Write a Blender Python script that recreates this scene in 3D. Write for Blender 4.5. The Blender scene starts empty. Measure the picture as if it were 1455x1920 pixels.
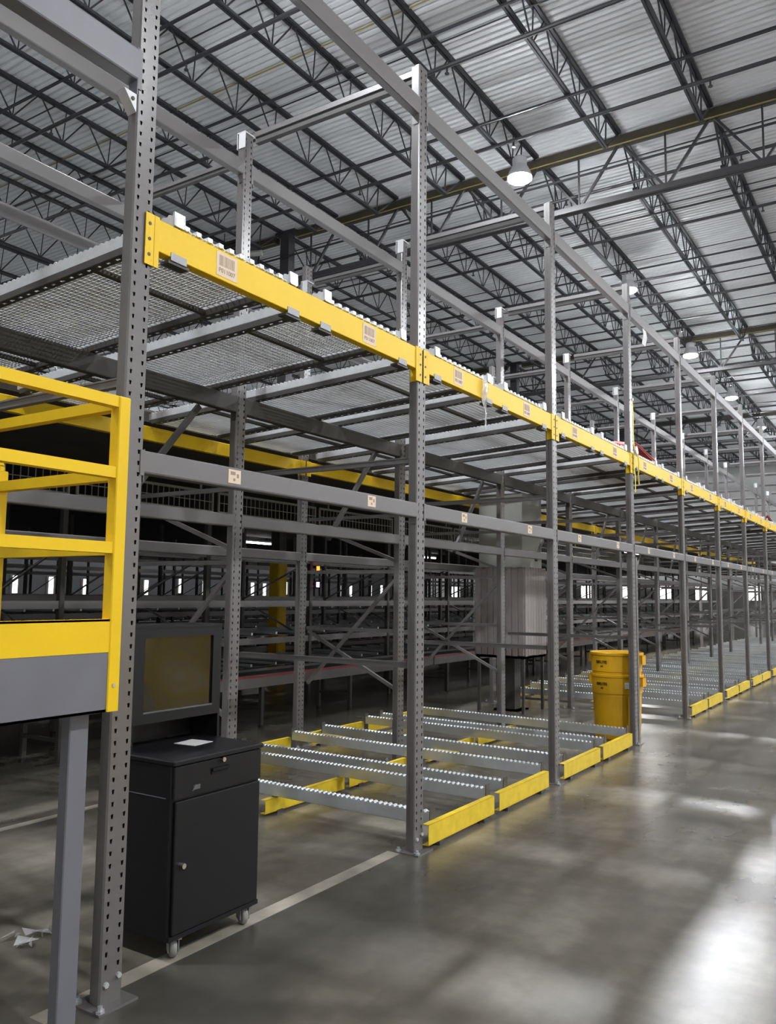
import bpy, math, random
from mathutils import Vector, Matrix
random.seed(7)
S = bpy.context.scene
COL = S.collection

# ------------------------------------------------------------------ camera
cam_d = bpy.data.cameras.new('camera')
cam_d.sensor_fit = 'VERTICAL'; cam_d.sensor_height = 24.0
cam_d.lens = 1554.19 / 1920 * 24.0
cam_d.clip_start = 0.05; cam_d.clip_end = 300
cam = bpy.data.objects.new('camera', cam_d); COL.objects.link(cam)
_r = Vector((0.83970744, 0.5429398, 0.0103822))
_u = Vector((0.04534988, -0.08916413, 0.99498399))
_f = Vector((-0.54114213, 0.83502463, 0.09949404))
_m = Matrix((_r, _u, -_f)).transposed().to_4x4()
_m.translation = Vector((2.94083924, -2.44408966, 1.71626765))
cam.matrix_world = _m
S.camera = cam

# ------------------------------------------------------------------ world, exposure
W = bpy.data.worlds.new('hall_air'); S.world = W; W.use_nodes = True
W.node_tree.nodes['Background'].inputs[0].default_value = (0.55, 0.6, 0.68, 1)
W.node_tree.nodes['Background'].inputs[1].default_value = 0.05
S.view_settings.view_transform = 'Standard'
S.view_settings.look = 'None'
S.view_settings.gamma = 1.0
S.view_settings.use_curve_mapping = False
S.view_settings.exposure = 0.06
LAMP = 1130.0            # radiance of a high bay lens
S.cycles.max_bounces = 7; S.cycles.diffuse_bounces = 5; S.cycles.glossy_bounces = 4
S.cycles.sample_clamp_indirect = 6.0
S.cycles.caustics_reflective = False; S.cycles.caustics_refractive = False

# ------------------------------------------------------------------ dimensions
B = 2.515                       # bay pitch of the rack along y
XR = (0.0, -1.72, -3.05)        # post rows of the front rack
HC = 11.6                       # underside of the roof deck
JX = [-0.27 - 1.865 * k for k in range(-5, 17)]     # roof joists
GY = [-0.6, 14.4, 29.4, 44.4, 59.4]                 # girder lines

# ------------------------------------------------------------------ materials
def mat(name, col, rough=0.5, metal=0.0, spec=0.5, var=0.0, vscale=6.0, bump=0.0, bscale=60.0, emit=None, rvar=0.0, alpha=1.0):
    m = bpy.data.materials.new(name); m.use_nodes = True
    nt = m.node_tree; b = nt.nodes['Principled BSDF']
    b.inputs['Base Color'].default_value = (*col, 1); b.inputs['Roughness'].default_value = rough
    b.inputs['Metallic'].default_value = metal; b.inputs['Specular IOR Level'].default_value = spec
    if alpha < 1: b.inputs['Alpha'].default_value = alpha
    if emit:
        b.inputs['Emission Color'].default_value = (*emit[0], 1); b.inputs['Emission Strength'].default_value = emit[1]
    if var or rvar or bump:
        g = nt.nodes.new('ShaderNodeNewGeometry')
        n = nt.nodes.new('ShaderNodeTexNoise'); n.inputs['Scale'].default_value = vscale; n.inputs['Detail'].default_value = 5
        nt.links.new(g.outputs['Position'], n.inputs['Vector'])
        if var:
            r = nt.nodes.new('ShaderNodeMapRange'); r.inputs['From Min'].default_value = .3; r.inputs['From Max'].default_value = .7
            r.inputs['To Min'].default_value = 1 - var; r.inputs['To Max'].default_value = 1 + var
            nt.links.new(n.outputs['Fac'], r.inputs['Value'])
            v = nt.nodes.new('ShaderNodeVectorMath'); v.operation = 'SCALE'; v.inputs[0].default_value = col
            nt.links.new(r.outputs['Result'], v.inputs['Scale']); nt.links.new(v.outputs['Vector'], b.inputs['Base Color'])
        if rvar:
            r = nt.nodes.new('ShaderNodeMapRange'); r.inputs['From Min'].default_value = .3; r.inputs['From Max'].default_value = .7
            r.inputs['To Min'].default_value = max(.03, rough - rvar); r.inputs['To Max'].default_value = rough + rvar
            nt.links.new(n.outputs['Fac'], r.inputs['Value']); nt.links.new(r.outputs['Result'], b.inputs['Roughness'])
        if bump:
            n2 = nt.nodes.new('ShaderNodeTexNoise'); n2.inputs['Scale'].default_value = bscale; n2.inputs['Detail'].default_value = 3
            nt.links.new(g.outputs['Position'], n2.inputs['Vector'])
            bp = nt.nodes.new('ShaderNodeBump'); bp.inputs['Strength'].default_value = bump; bp.inputs['Distance'].default_value = .01
            nt.links.new(n2.outputs['Fac'], bp.inputs['Height']); nt.links.new(bp.outputs['Normal'], b.inputs['Normal'])
    return m

M = {}
M['post'] = mat('grey_rack_paint', (.138, .125, .123), .24, 0, .8, var=.02, vscale=3)
M['beam'] = mat('grey_beam_paint', (.155, .144, .143), .30, 0, .6, var=.02, vscale=3)
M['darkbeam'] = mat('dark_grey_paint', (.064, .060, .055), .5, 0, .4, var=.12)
M['bluegrey'] = mat('blue_grey_paint', (.155, .155, .175), .42, 0, .5, var=.05)
M['yellow'] = mat('safety_yellow_paint', (.86, .56, .012), .42, 0, .28, var=.03, vscale=3)
M['floor_yellow'] = mat('scuffed_yellow_paint', (.78, .56, .03), .42, 0, .45, var=.10, vscale=14)
M['galv'] = mat('galvanised_steel', (.60, .63, .65), .36, .7, .5, var=.06, vscale=12, rvar=.05)
M['galv_bright'] = mat('bright_zinc', (.80, .81, .83), .30, .6, .5, var=.06, vscale=18)
M['slat'] = mat('zinc_slat', (.74, .76, .79), .38, .25, .5, var=.05, vscale=8)
M['joist'] = mat('dark_joist_paint', (.022, .023, .028), .5, 0, .4)
M['girder'] = mat('girder_paint', (.035, .034, .036), .5, 0, .4)
M['pipe'] = mat('dark_pipe_paint', (.028, .028, .032), .45, 0, .4)
M['olive'] = mat('olive_primer', (.045, .038, .024), .55, 0, .4, var=.15)
M['conduit'] = mat('yellow_conduit', (.30, .25, .07), .5, 0, .4)
M['black'] = mat('black_powder_coat', (.0062, .0060, .0072), .45, 0, .35, var=.08, vscale=30, bump=.03, bscale=400)
M['blackhole'] = mat('matt_black', (.006, .006, .007), .7, 0, .3)
M['chrome'] = mat('chrome', (.8, .74, .7), .18, 1.0)
M['clip2'] = mat('zinc_bracket', (.62, .62, .63), .5, .2, .4)
M['clip'] = mat('dull_zinc', (.36, .36, .37), .5, .2, .4)
M['white'] = mat('white_card', (.72, .72, .70), .6)
M['sticker'] = mat('cream_sticker', (.76, .60, .45), .55)
M['ink'] = mat('brown_ink', (.36, .24, .17), .6)
M['blackink'] = mat('black_print', (.02, .012, .006), .5)
M['greyink'] = mat('grey_badge', (.10, .10, .095), .4)
M['wheel'] = mat('grey_caster_rubber', (.26, .255, .24), .55)
M['can'] = mat('yellow_plastic', (.76, .42, .008), .38, 0, .5, var=.04, vscale=4)
M['casing'] = mat('pale_grey_casing', (.31, .315, .29), .55, 0, .4, var=.05, vscale=3)
M['tan'] = mat('tan_board', (.235, .19, .18), .5, 0, .4, var=.12, vscale=8)
M['film'] = mat('clear_film', (.75, .75, .75), .12, 0, .6, alpha=.22, bump=.5, bscale=14)
M['red'] = mat('red_fabric', (.42, .025, .018), .6, 0, .3, var=.2, vscale=5)
M['strap'] = mat('yellow_webbing', (.78, .70, .10), .6)
M['wall'] = mat('white_wall', (.70, .70, .69), .7, 0, .3, var=.04, vscale=.5)
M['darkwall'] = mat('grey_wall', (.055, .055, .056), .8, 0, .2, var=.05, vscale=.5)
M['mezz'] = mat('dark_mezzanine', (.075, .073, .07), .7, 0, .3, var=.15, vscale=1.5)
M['bounce_top'] = mat('pale_bounce_top', (.20, .20, .195), .6, var=.05, vscale=1)  # unseen pale layer added to bounce light up to the roof deck
M['mesh'] = mat('pale_wire', (.40, .40, .36), .5, .2)
M['belt'] = mat('dark_belt', (.035, .04, .042), .55)
M['redtrim'] = mat('red_trim', (.30, .03, .03), .5)
M['lens'] = mat('lit_lens', (.9, .9, .95), .4, emit=((.93, .96, 1.0), LAMP))
M['housing'] = mat('lamp_housing', (.5, .5, .52), .4, .3)
M['pane'] = mat('bright_window_pane', (.9, .9, .9), .3, emit=((1, .98, .97), 2.2))
M['orange'] = mat('orange_lit_lens', (.9, .2, .02), .4, emit=((1, .14, .01), 5))
M['pink'] = mat('pink_lit_lens', (.9, .3, .6), .4, emit=((1, .5, .8), 4))
M['filllamp'] = mat('white_fill_tube', (.9, .9, .9), .4, emit=((1, .98, .95), 10))
M['panellamp'] = mat('lit_panel', (.9, .9, .9), .4, emit=((1, .98, .95), 45))
M['scar'] = mat('tan_floor_paint', (.27, .24, .195), .6, 0, .35, var=.40, vscale=3)
M['shrink'] = mat('clear_plastic', (.8, .8, .8), .08, 0, .8, alpha=.35, bump=.6, bscale=40)

# roof deck: white painted steel
M['deck'] = mat('white_roof_deck', (.72, .73, .75), .5, 0, .4, var=.05, vscale=.6)

# polished, stained concrete
def concrete():
    m = bpy.data.materials.new('polished_concrete'); m.use_nodes = True
    nt = m.node_tree; b = nt.nodes['Principled BSDF']; L = nt.links
    g = nt.nodes.new('ShaderNodeNewGeometry')
    def noise(scale, vec=(1, 1, 1), det=6, rough=.6):
        mp = nt.nodes.new('ShaderNodeMapping'); mp.inputs['Scale'].default_value = vec
        L.new(g.outputs['Position'], mp.inputs['Vector'])
        n = nt.nodes.new('ShaderNodeTexNoise'); n.inputs['Scale'].default_value = scale; n.inputs['Detail'].default_value = det
        n.inputs['Roughness'].default_value = rough
        L.new(mp.outputs['Vector'], n.inputs['Vector']); return n.outputs['Fac']
    def ramp(fac, stops):
        r = nt.nodes.new('ShaderNodeValToRGB'); L.new(fac, r.inputs['Fac'])
        r.color_ramp.interpolation = 'EASE'; e = r.color_ramp.elements
        e[0].position, e[0].color = stops[0][0], (*stops[0][1], 1); e[1].position, e[1].color = stops[-1][0], (*stops[-1][1], 1)
        for p, c in stops[1:-1]: q = e.new(p); q.color = (*c, 1)
        return r.outputs['Color']
    def mix(mode, fac, a, c):
        x = nt.nodes.new('ShaderNodeMix'); x.data_type = 'RGBA'; x.blend_type = mode
        if isinstance(fac, float): x.inputs['Factor'].default_value = fac
        else: L.new(fac, x.inputs['Factor'])
        L.new(a, x.inputs['A']); L.new(c, x.inputs['B']); return x.outputs['Result']
    base = ramp(noise(.55, det=4), [(.25, (.118, .106, .086)), (.55, (.180, .165, .138)), (.75, (.235, .219, .186))])
    fine = ramp(noise(7, det=3), [(.3, (.90, .90, .90)), (.7, (1.08, 1.07, 1.06))])
    streak = ramp(noise(.55, (2.2, .28, 1), 5), [(.30, (.62, .61, .585)), (.70, (1.12, 1.12, 1.11))])
    scuff = ramp(noise(.8, (.5, 2.0, 1), 4, .5), [(.25, (.62, .61, .58)), (.65, (1.05, 1.05, 1.05))])
    c = mix('MULTIPLY', 1.0, base, fine); c = mix('MULTIPLY', .8, c, streak); c = mix('MULTIPLY', .7, c, scuff)
    grime = ramp(noise(1.9, (1.0, .45, 1), 3, .5), [(.32, (.60, .59, .57)), (.62, (1.04, 1.04, 1.04))])
    c = mix('MULTIPLY', .75, c, grime)
    # darker strip outside the tan stripe, ragged edges
    sp = nt.nodes.new('ShaderNodeSeparateXYZ'); L.new(g.outputs['Position'], sp.inputs['Vector'])
    def rng(val, a0, a1):
        q = nt.nodes.new('ShaderNodeMapRange'); q.interpolation_type = 'SMOOTHSTEP'; q.inputs['From Min'].default_value = a0; q.inputs['From Max'].default_value = a1
        L.new(val, q.inputs['Value']); return q.outputs['Result']
    def mth(op, a0, b0):
        q = nt.nodes.new('ShaderNodeMath'); q.operation = op
        for k_, v_ in enumerate((a0, b0)):
            if isinstance(v_, float): q.inputs[k_].default_value = v_
            else: L.new(v_, q.inputs[k_])
        return q.outputs['Value']
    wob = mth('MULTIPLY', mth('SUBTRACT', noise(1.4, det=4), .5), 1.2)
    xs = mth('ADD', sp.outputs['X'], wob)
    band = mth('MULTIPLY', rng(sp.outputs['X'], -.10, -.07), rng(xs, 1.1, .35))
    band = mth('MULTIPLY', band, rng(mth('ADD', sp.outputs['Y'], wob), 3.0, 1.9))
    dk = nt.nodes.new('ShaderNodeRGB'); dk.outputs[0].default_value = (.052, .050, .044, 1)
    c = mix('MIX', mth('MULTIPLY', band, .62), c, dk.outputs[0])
    L.new(c, b.inputs['Base Color'])
    b.inputs['Roughness'].default_value = .27
    b.inputs['Specular IOR Level'].default_value = .38
    return m
M['floor'] = concrete()

# dark monitor glass under a wrinkled film
def screen_mat():
    m = mat('dark_glossy_screen', (.012, .011, .009), .10, 0, .6)
    nt = m.node_tree; b = nt.nodes['Principled BSDF']
    b.inputs['IOR'].default_value = 1.6
    g = nt.nodes.new('ShaderNodeNewGeometry'); n = nt.nodes.new('ShaderNodeTexNoise')
    n.inputs['Scale'].default_value = 2.6; n.inputs['Detail'].default_value = 0
    nt.links.new(g.outputs['Position'], n.inputs['Vector'])
    bp = nt.nodes.new('ShaderNodeBump'); bp.inputs['Strength'].default_value = .55; bp.inputs['Distance'].default_value = .05
    nt.links.new(n.outputs['Fac'], bp.inputs['Height']); nt.links.new(bp.outputs['Normal'], b.inputs['Normal'])
    return m
M['screen'] = screen_mat()

# ------------------------------------------------------------------ mesh helpers
class MB:
    def __init__(s): s.v = []; s.f = []; s.smooth = False
    def add(s, vs, fs):
        n = len(s.v); s.v += [tuple(v) for v in vs]; s.f += [tuple(n + i for i in f) for f in fs]; return s
    def box(s, x0, x1, y0, y1, z0, z1):
        return s.add([(x0, y0, z0), (x1, y0, z0), (x1, y1, z0), (x0, y1, z0), (x0, y0, z1), (x1, y0, z1), (x1, y1, z1), (x0, y1, z1)],
                     [(0, 3, 2, 1), (4, 5, 6, 7), (0, 1, 5, 4), (1, 2, 6, 5), (2, 3, 7, 6), (3, 0, 4, 7)])
    def cbox(s, x0, x1, y0, y1, z0, z1, c=.01):          # box with chamfered vertical and top edges
        pts = [(x0 + c, y0), (x1 - c, y0), (x1, y0 + c), (x1, y1 - c), (x1 - c, y1), (x0 + c, y1), (x0, y1 - c), (x0, y0 + c)]
        cx, cy = (x0 + x1) / 2, (y0 + y1) / 2
        def inset(p): return (min(max(p[0], x0 + c), x1 - c), min(max(p[1], y0 + c), y1 - c))
        vs = [(*p, z0) for p in pts] + [(*p, z1 - c) for p in pts] + [(*inset(p), z1) for p in pts]
        fs = [tuple(range(7, -1, -1))] + [(i, (i + 1) % 8, 8 + (i + 1) % 8, 8 + i) for i in range(8)]
        fs += [(8 + i, 8 + (i + 1) % 8, 16 + (i + 1) % 8, 16 + i) for i in range(8)] + [tuple(range(16, 24))]
        return s.add(vs, fs)
    def bar(s, a, b, w, h, up=(0, 0, 1)):                 # rectangular bar from a to b
        a, b = Vector(a), Vector(b); d = (b - a).normalized(); u = Vector(up)
        if abs(d.dot(u)) > .98: u = Vector((1, 0, 0))
        r = d.cross(u).normalized(); u = r.cross(d)
        r *= w / 2; u *= h / 2
        vs = [a - r - u, a + r - u, a + r + u, a - r + u, b - r - u, b + r - u, b + r + u, b - r + u]
        return s.add(vs, [(0, 3, 2, 1), (4, 5, 6, 7), (0, 1, 5, 4), (1, 2, 6, 5), (2, 3, 7, 6), (3, 0, 4, 7)])
    def tube(s, a, b, r, n=8, caps=True):
        a, b = Vector(a), Vector(b); d = (b - a).normalized(); u = Vector((0, 0, 1)) if abs(d.z) < .9 else Vector((1, 0, 0))
        p = d.cross(u).normalized(); q = d.cross(p)
        vs = []
        for c in (a, b):
            for i in range(n):
                t = 2 * math.pi * i / n; vs.append(c + (p * math.cos(t) + q * math.sin(t)) * r)
        fs = [(i, (i + 1) % n, n + (i + 1) % n, n + i) for i in range(n)]
        if caps: fs += [tuple(range(n - 1, -1, -1)), tuple(range(n, 2 * n))]
        return s.add(vs, fs)
    def path(s, pts, r, n=6):
        for a, b in zip(pts, pts[1:]): s.tube(a, b, r, n)
        return s
    def lathe(s, prof, n=32, cx=0, cy=0, close=False):
        vs = []; k = len(prof)
        for i in range(n):
            t = 2 * math.pi * i / n
            for r, z in prof: vs.append((cx + r * math.cos(t), cy + r * math.sin(t), z))
        fs = []
        for i in range(n):
            j = (i + 1) % n
            for q in range(k - 1): fs.append((i * k + q, j * k + q, j * k + q + 1, i * k + q + 1))
        return s.add(vs, fs)
    def prism(s, prof, y0, y1):                          # profile in x,z swept along y
        n = len(prof)
        vs = [(x, y0, z) for x, z in prof] + [(x, y1, z) for x, z in prof]
        fs = [(i, (i + 1) % n, n + (i + 1) % n, n + i) for i in range(n)] + [tuple(range(n - 1, -1, -1)), tuple(range(n, 2 * n))]
        return s.add(vs, fs)
    def mesh(s, name, m, smooth=False):
        me = bpy.data.meshes.new(name); me.from_pydata(s.v, [], s.f); me.update()
        me.materials.append(M[m])
        if smooth:
            for p in me.polygons: p.use_smooth = True
        return me
    def obj(s, name, m, parent=None, loc=(0, 0, 0), smooth=False):
        return put(name, s.mesh(name, m, smooth), parent, loc)

def put(name, me, parent=None, loc=(0, 0, 0), rot=None):
    o = bpy.data.objects.new(name, me); COL.objects.link(o); o.location = loc
    if rot: o.rotation_euler = rot
    if parent: o.parent = parent
    return o
def thing(name, label, cat, loc=(0, 0, 0), rot=None, group=None):
    o = bpy.data.objects.new(name, None); COL.objects.link(o); o.location = loc; o.empty_display_size = .1
    if rot: o.rotation_euler = rot
    return tag(o, label, cat, group)
def tag(o, label, cat, group=None):
    o['label'] = label; o['category'] = cat; o['kind'] = 'thing'
    if group: o['group'] = group
    return o
def struct(o, label=None):
    o['kind'] = 'structure'
    if label: o['label'] = label
    return o
def stuff(o): o['kind'] = 'stuff'; return o
ORD = ['first', 'second', 'third', 'fourth', 'fifth', 'sixth', 'seventh', 'eighth', 'ninth', 'tenth', 'eleventh', 'twelfth',
       'thirteenth', 'fourteenth', 'fifteenth', 'sixteenth', 'seventeenth', 'eighteenth', 'nineteenth', 'twentieth', 'twenty-first', 'twenty-second', 'twenty-third']
def text_mesh(body, size, m, extrude=.0006):
    c = bpy.data.curves.new('lettering', 'FONT'); c.body = body; c.size = size; c.align_x = 'CENTER'; c.align_y = 'CENTER'; c.extrude = extrude
    t = bpy.data.objects.new('lettering', c); COL.objects.link(t)
    dg = bpy.context.evaluated_depsgraph_get(); me = bpy.data.meshes.new_from_object(t.evaluated_get(dg))
    bpy.data.objects.remove(t); me.materials.clear(); me.materials.append(M[m]); return me

# ================================================================== THE SHELL
X0, X1, Y0, Y1 = -36.0, 14.0, -10.0, 64.0
struct(MB().box(X0, X1, Y0, Y1, -.2, 0).obj('floor', 'floor'), 'stained polished grey concrete warehouse floor')
# fluted roof deck, flutes run along x
v = []; P = .152
n = int((Y1 - Y0) / P)
prof = []
for k in range(n + 1):
    y = Y0 + k * P
    prof += [(y, HC), (y + .085, HC), (y + .1, HC + .04), (y + .137, HC + .04)]
mb = MB(); nn = len(prof)
mb.add([(X0, y, z) for y, z in prof] + [(X1, y, z) for y, z in prof], [(i, nn + i, nn + i + 1, i + 1) for i in range(nn - 1)])
mb.box(X0, X1, Y0, Y1, HC + .06, HC + .2)
struct(mb.obj('ceiling', 'deck'), 'fluted white steel roof deck')
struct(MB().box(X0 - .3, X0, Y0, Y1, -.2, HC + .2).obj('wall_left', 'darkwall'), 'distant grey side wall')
struct(MB().box(X1, X1 + .3, Y0, Y1, -.2, HC + .2).obj('wall_right', 'wall'), 'white wall behind the aisle')
struct(MB().box(X0, X1, Y1, Y1 + .3, -.2, HC + .2).obj('wall_far', 'wall'), 'distant white end wall')
struct(MB().box(X0, X1, Y0 - .3, Y0, -.2, HC + .2).obj('wall_back', 'wall'), 'white wall behind the camera')
wf = MB().box(0, .05, -.27, .27, 0, 1.0).mesh('window_frame', 'darkbeam'); wp = MB().box(.05, .07, -.14, .14, .06, .94).mesh('pane', 'pane')
for k in range(21):
    o = struct(put('window_%d' % (k + 1), wf, None, (X0 + .002, 17 + 2.1 * k + random.uniform(-.6, .6), 1.5 + random.uniform(-.05, .15))), 'narrow bright window far behind the racks')
    put('pane', wp, o)
fw_ = MB().box(-.5, .5, -.05, 0, 0, 1.2).mesh('window_frame', 'darkbeam'); fp = MB().box(-.42, .42, -.07, -.05, .08, 1.12).mesh('pane', 'pane')
for k in range(10):
    o = struct(put('window_%d' % (k + 22), fw_, None, (-33 + 3.1 * k + random.uniform(-.5, .5), Y1 - .002, 1.5)), 'bright window in the distant end wall'); put('pane', fp, o)

# ------------------------------------------------------------------ roof steel
L2 = 7.5
LT = L2 - .135
jt = MB().box(-.06, -.008, -LT, LT, HC - .065, HC - .002).box(.008, .06, -LT, LT, HC - .065, HC - .002).mesh('top_chord', 'joist')
yb0, yb1 = -L2 + 1.0, L2 - 1.0
jb = MB().box(-.05, -.008, yb0, yb1, 10.80, 10.85).box(.008, .05, yb0, yb1, 10.80, 10.85).mesh('bottom_chord', 'joist')
nodes = [L2 - 1.44 - 1.11 * k for k in range(12)]
w = MB(); ZT, ZB = HC - .05, 10.83
for y in nodes:
    w.tube((0, y, ZB), (0, y + .53, ZT), .016, 6); w.tube((0, y, ZB), (0, y - .53, ZT), .016, 6)
for sgn in (1, -1):
    w.tube((0, sgn * (L2 - 1.02), ZB), (0, sgn * (L2 - .16), ZT - .02), .02, 6); w.tube((0, sgn * (L2 - 1.02), ZB), (0, sgn * (L2 - .95), ZT), .016, 6)
jw = w.mesh('bent_web_rod', 'joist')
js = MB().tube((0, 0, ZB), (0, .06, ZT), .013, 6).mesh('web_strut', 'joist')
wj = MB(); wj.v = list(w.v); wj.f = list(w.f)
for y in nodes: wj.tube((0, y, ZB), (0, y + .06, ZT), .013, 5)
jwj = wj.mesh('web', 'joist')
for b in range(4):
    for j, x in enumerate(JX):
        if b == 3 and x > 2: continue
        lab = ('dark open-web roof joist, %s from the right over the nearest roof bay' % ORD[j]) if b == 0 else \
              ('dark open-web roof joist in the %s roof bay, %s line from the right' % (ORD[b], ORD[j]))
        t = thing('roof_joist', lab, 'roof joist', (x, GY[b] + L2, 0), None, 'open-web roof joists')
        put('top_chord', jt, t); put('bottom_chord', jb, t)
        if b < 2 and x > -20:
            put('bent_web_rod', jw, t)
            for y in nodes: put('web_strut', js, t, (0, y, 0))
        else: put('web', jwj, t)
# joist girders, one per column bay
for gi, gy in enumerate(GY[1:4]):
    for ci, (gx0, gx1) in enumerate(((-26.3, -11.35), (-11.35, 3.65))):
        t = thing('joist_girder', 'dark trussed girder across the roof, %s line from the camera, %s of the column' % (ORD[gi], 'left' if ci == 0 else 'right'),
                  'girder', (0, gy, 0), None, 'trussed roof girders')
        MB().box(gx0 + .36, gx1 - .36, -.10, -.01, HC - .25, HC - .07).box(gx0 + .36, gx1 - .36, .01, .10, HC - .25, HC - .07).obj('top_chord', 'olive', t)
        MB().box(gx0 + .17, gx1 - .17, -.10, -.01, 10.10, 10.22).box(gx0 + .17, gx1 - .17, .01, .10, 10.10, 10.22).obj('bottom_chord', 'girder', t)
        for x in JX:
            xm = x - .93
            if gx0 + .4 < xm < gx1 - .4:
                MB().bar((xm, 0, 10.16), (xm, 0, HC - .15), .035, .035).obj('web_strut', 'girder', t)
                for xe in (x, x - 1.865):
                    if gx0 + .3 < xe < gx1 - .3: MB().bar((xm, 0, 10.16), (xe, 0, HC - .16), .06, .05).obj('web_diagonal', 'girder', t)
        MB().tube((gx0 + .4, -.12, HC - .27), (gx1 - .4, -.12, HC - .27), .012, 6).obj('conduit', 'conduit', t)
for gi, gy in enumerate(GY[1:4]):
    for ci, cx in enumerate((-11.35, -26.3)):
        t = thing('building_column', 'dark square building column meeting the %s girder, %s' % (ORD[gi], 'nearer the rack' if ci == 0 else 'far left'), 'column', (cx, gy, 0))
        MB().box(-.15, .15, -.13, .13, 3.50, HC - .08).obj('shaft', 'girder', t); MB().box(-.25, .25, -.25, .25, 3.481, 3.50).obj('base_plate', 'girder', t)
        MB().box(-.34, .34, -.13, .13, HC - .078, HC - .005).obj('cap_plate', 'girder', t)
# unit heater beside the column head
t = thing('unit_heater', 'dark boxy unit heater hung beside the column head', 'heater', (-12.45, 13.55, 0))
MB().cbox(-.55, .55, -.3, .3, 10.45, 11.2, .04).obj('body', 'girder', t)
for k in range(7): MB().box(-.45, .45, -.34, -.30, 10.50 + .095 * k, 10.54 + .095 * k).obj('louvre', 'olive', t)
for sx in (-.45, .45): MB().tube((sx, 0, 11.2), (sx, 0, HC - .005), .012, 6).obj('hanger', 'girder', t)
MB().tube((.55, 0, 10.8), (.85, .1, 10.8), .08, 10).obj('duct', 'casing', t)
# sprinkler branch pipes with heads, and bridging angles
PY = [4.1, 6.85, 9.3, 12.05, 14.95, 17.6, 20.75, 22.9, 25.6, 28.8, 31.1, 33.9, 36.7, 39.5, 41.6, 46, 49, 52, 55]
head = MB().tube((0, 0, 0), (0, 0, -.10), .018, 6).tube((0, 0, -.10), (0, 0, -.115), .04, 8).mesh('sprinkler_head', 'pipe')
for k, y in enumerate(PY):
    t = thing('sprinkler_pipe', 'dark sprinkler branch pipe crossing under the joists, %s from the camera' % ORD[k], 'pipe', (0, y, 10.755), None, 'sprinkler branch pipes')
    MB().tube((-33, 0, 0), (7.5, 0, 0), .038, 8).obj('pipe', 'pipe', t)
    if k < 12:
        for q in range(8): put('sprinkler_head', head, t, (3.9 - 3.73 * q, 0, -.03))
for k, y in enumerate([y - .80 for y in PY[1:]] ):
    tag(MB().box(-33, 7.5, y - .02, y + .02, 10.762, 10.799).obj('bridging_angle', 'joist'), 'thin dark bridging angle along the joist bottoms, %s from the camera' % ORD[k], 'bridging', 'lower bridging angles')
for k, y in enumerate([y + .35 for y in PY]):
    tag(MB().tube((-33, y, HC - .09), (7.5, y, HC - .09), .014, 6).obj('bridging_rod', 'joist'), 'thin dark bridging rod just below the roof deck, %s from the camera' % ORD[k], 'bridging', 'upper bridging rods')
tag(MB().tube((-20, 8.68, HC - .02), (6, 8.68, HC - .02), .014, 6).obj('conduit', 'conduit'), 'thin pale yellow conduit running across the roof deck', 'conduit')

# ------------------------------------------------------------------ high bay lamps
hs = MB().lathe([(.25, .05), (.256, .055), (.22, .18), (.15, .31), (.15, .46), (.11, .50), (0, .50)], 24).mesh('housing', 'housing')
hl = MB().lathe([(0, -.035), (.15, -.026), (.225, .005), (.25, .03), (.248, .05), (0, .055)], 24).mesh('lens', 'lens')
HR0 = MB().tube((0, 0, .50), (0, 0, .535), .01, 6).box(-.30, .02, -.015, .015, .53, .548).mesh('hanger_rod', 'girder'); HR1 = MB().tube((0, 0, .50), (0, 0, .549), .01, 6).mesh('hanger_rod', 'girder')
for r, lx in enumerate((-3.72, 9.055, -30.11)):
    for k in range(8):
        y = -2.10 + 7.40 * k
        if r == 0: lab = 'glaring white high bay lamp over the rack, %s along the row from the camera' % ORD[k]
        else: lab = 'high bay lamp in the %s, %s along from the camera' % (['', 'row over the aisle', 'second row over the racks', 'third row over the racks', 'row by the far left wall'][r], ORD[k])
        t = thing('high_bay_lamp', lab, 'lamp', (lx, y, 10.25), None, 'high bay lamps')
        put('housing', hs, t); put('lens', hl, t)
        put('hanger_rod', HR0 if r == 0 else HR1, t)

# ================================================================== THE FRONT RACK
# post: hollow section with two columns of slots in the front face
PH = 5.58
def post_mesh(h, holes=True, m='post'):
    mb = MB(); p = .0508
    ys = [-.052, -.0385, -.0245, .0245, .0385, .052]
    zl = [0.0]; hr = []
    if holes:
        z = .14
        while z < h - .05:
            zl += [z, z + .019]; hr.append(len(zl) - 2); z += p
    zl.append(h)
    vs = []
    for i, z in enumerate(zl):
        d = .0028 if i in hr else 0           # slots narrow towards the bottom
        for k, y in enumerate(ys):
            yy = y + (d if k in (1, 3) else -d if k in (2, 4) else 0)
            vs.append((0, yy, z))
    fs = []
    for i in range(len(zl) - 1):
        for k in range(5):
            if i in hr and k in (1, 3): continue
            a = i * 6 + k; fs.append((a, a + 1, a + 7, a + 6))
    mb.add(vs, fs)
    side = [(0, .052), (-.007, .059), (-.036, .059), (-.041, .050), (-.070, .050)]
    ring = [(x, -y) for x, y in side] + [(x, y) for x, y in reversed(side)]
    n = len(ring)
    mb.add([(x, y, 0) for x, y in ring] + [(x, y, h) for x, y in ring], [(i + 1, i, n + i, n + i + 1) for i in range(n - 1)] + [tuple(n + i for i in range(n))])
    return mb.mesh('post', m)
POST = post_mesh(PH); PLAIN = post_mesh(PH, False)
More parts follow.
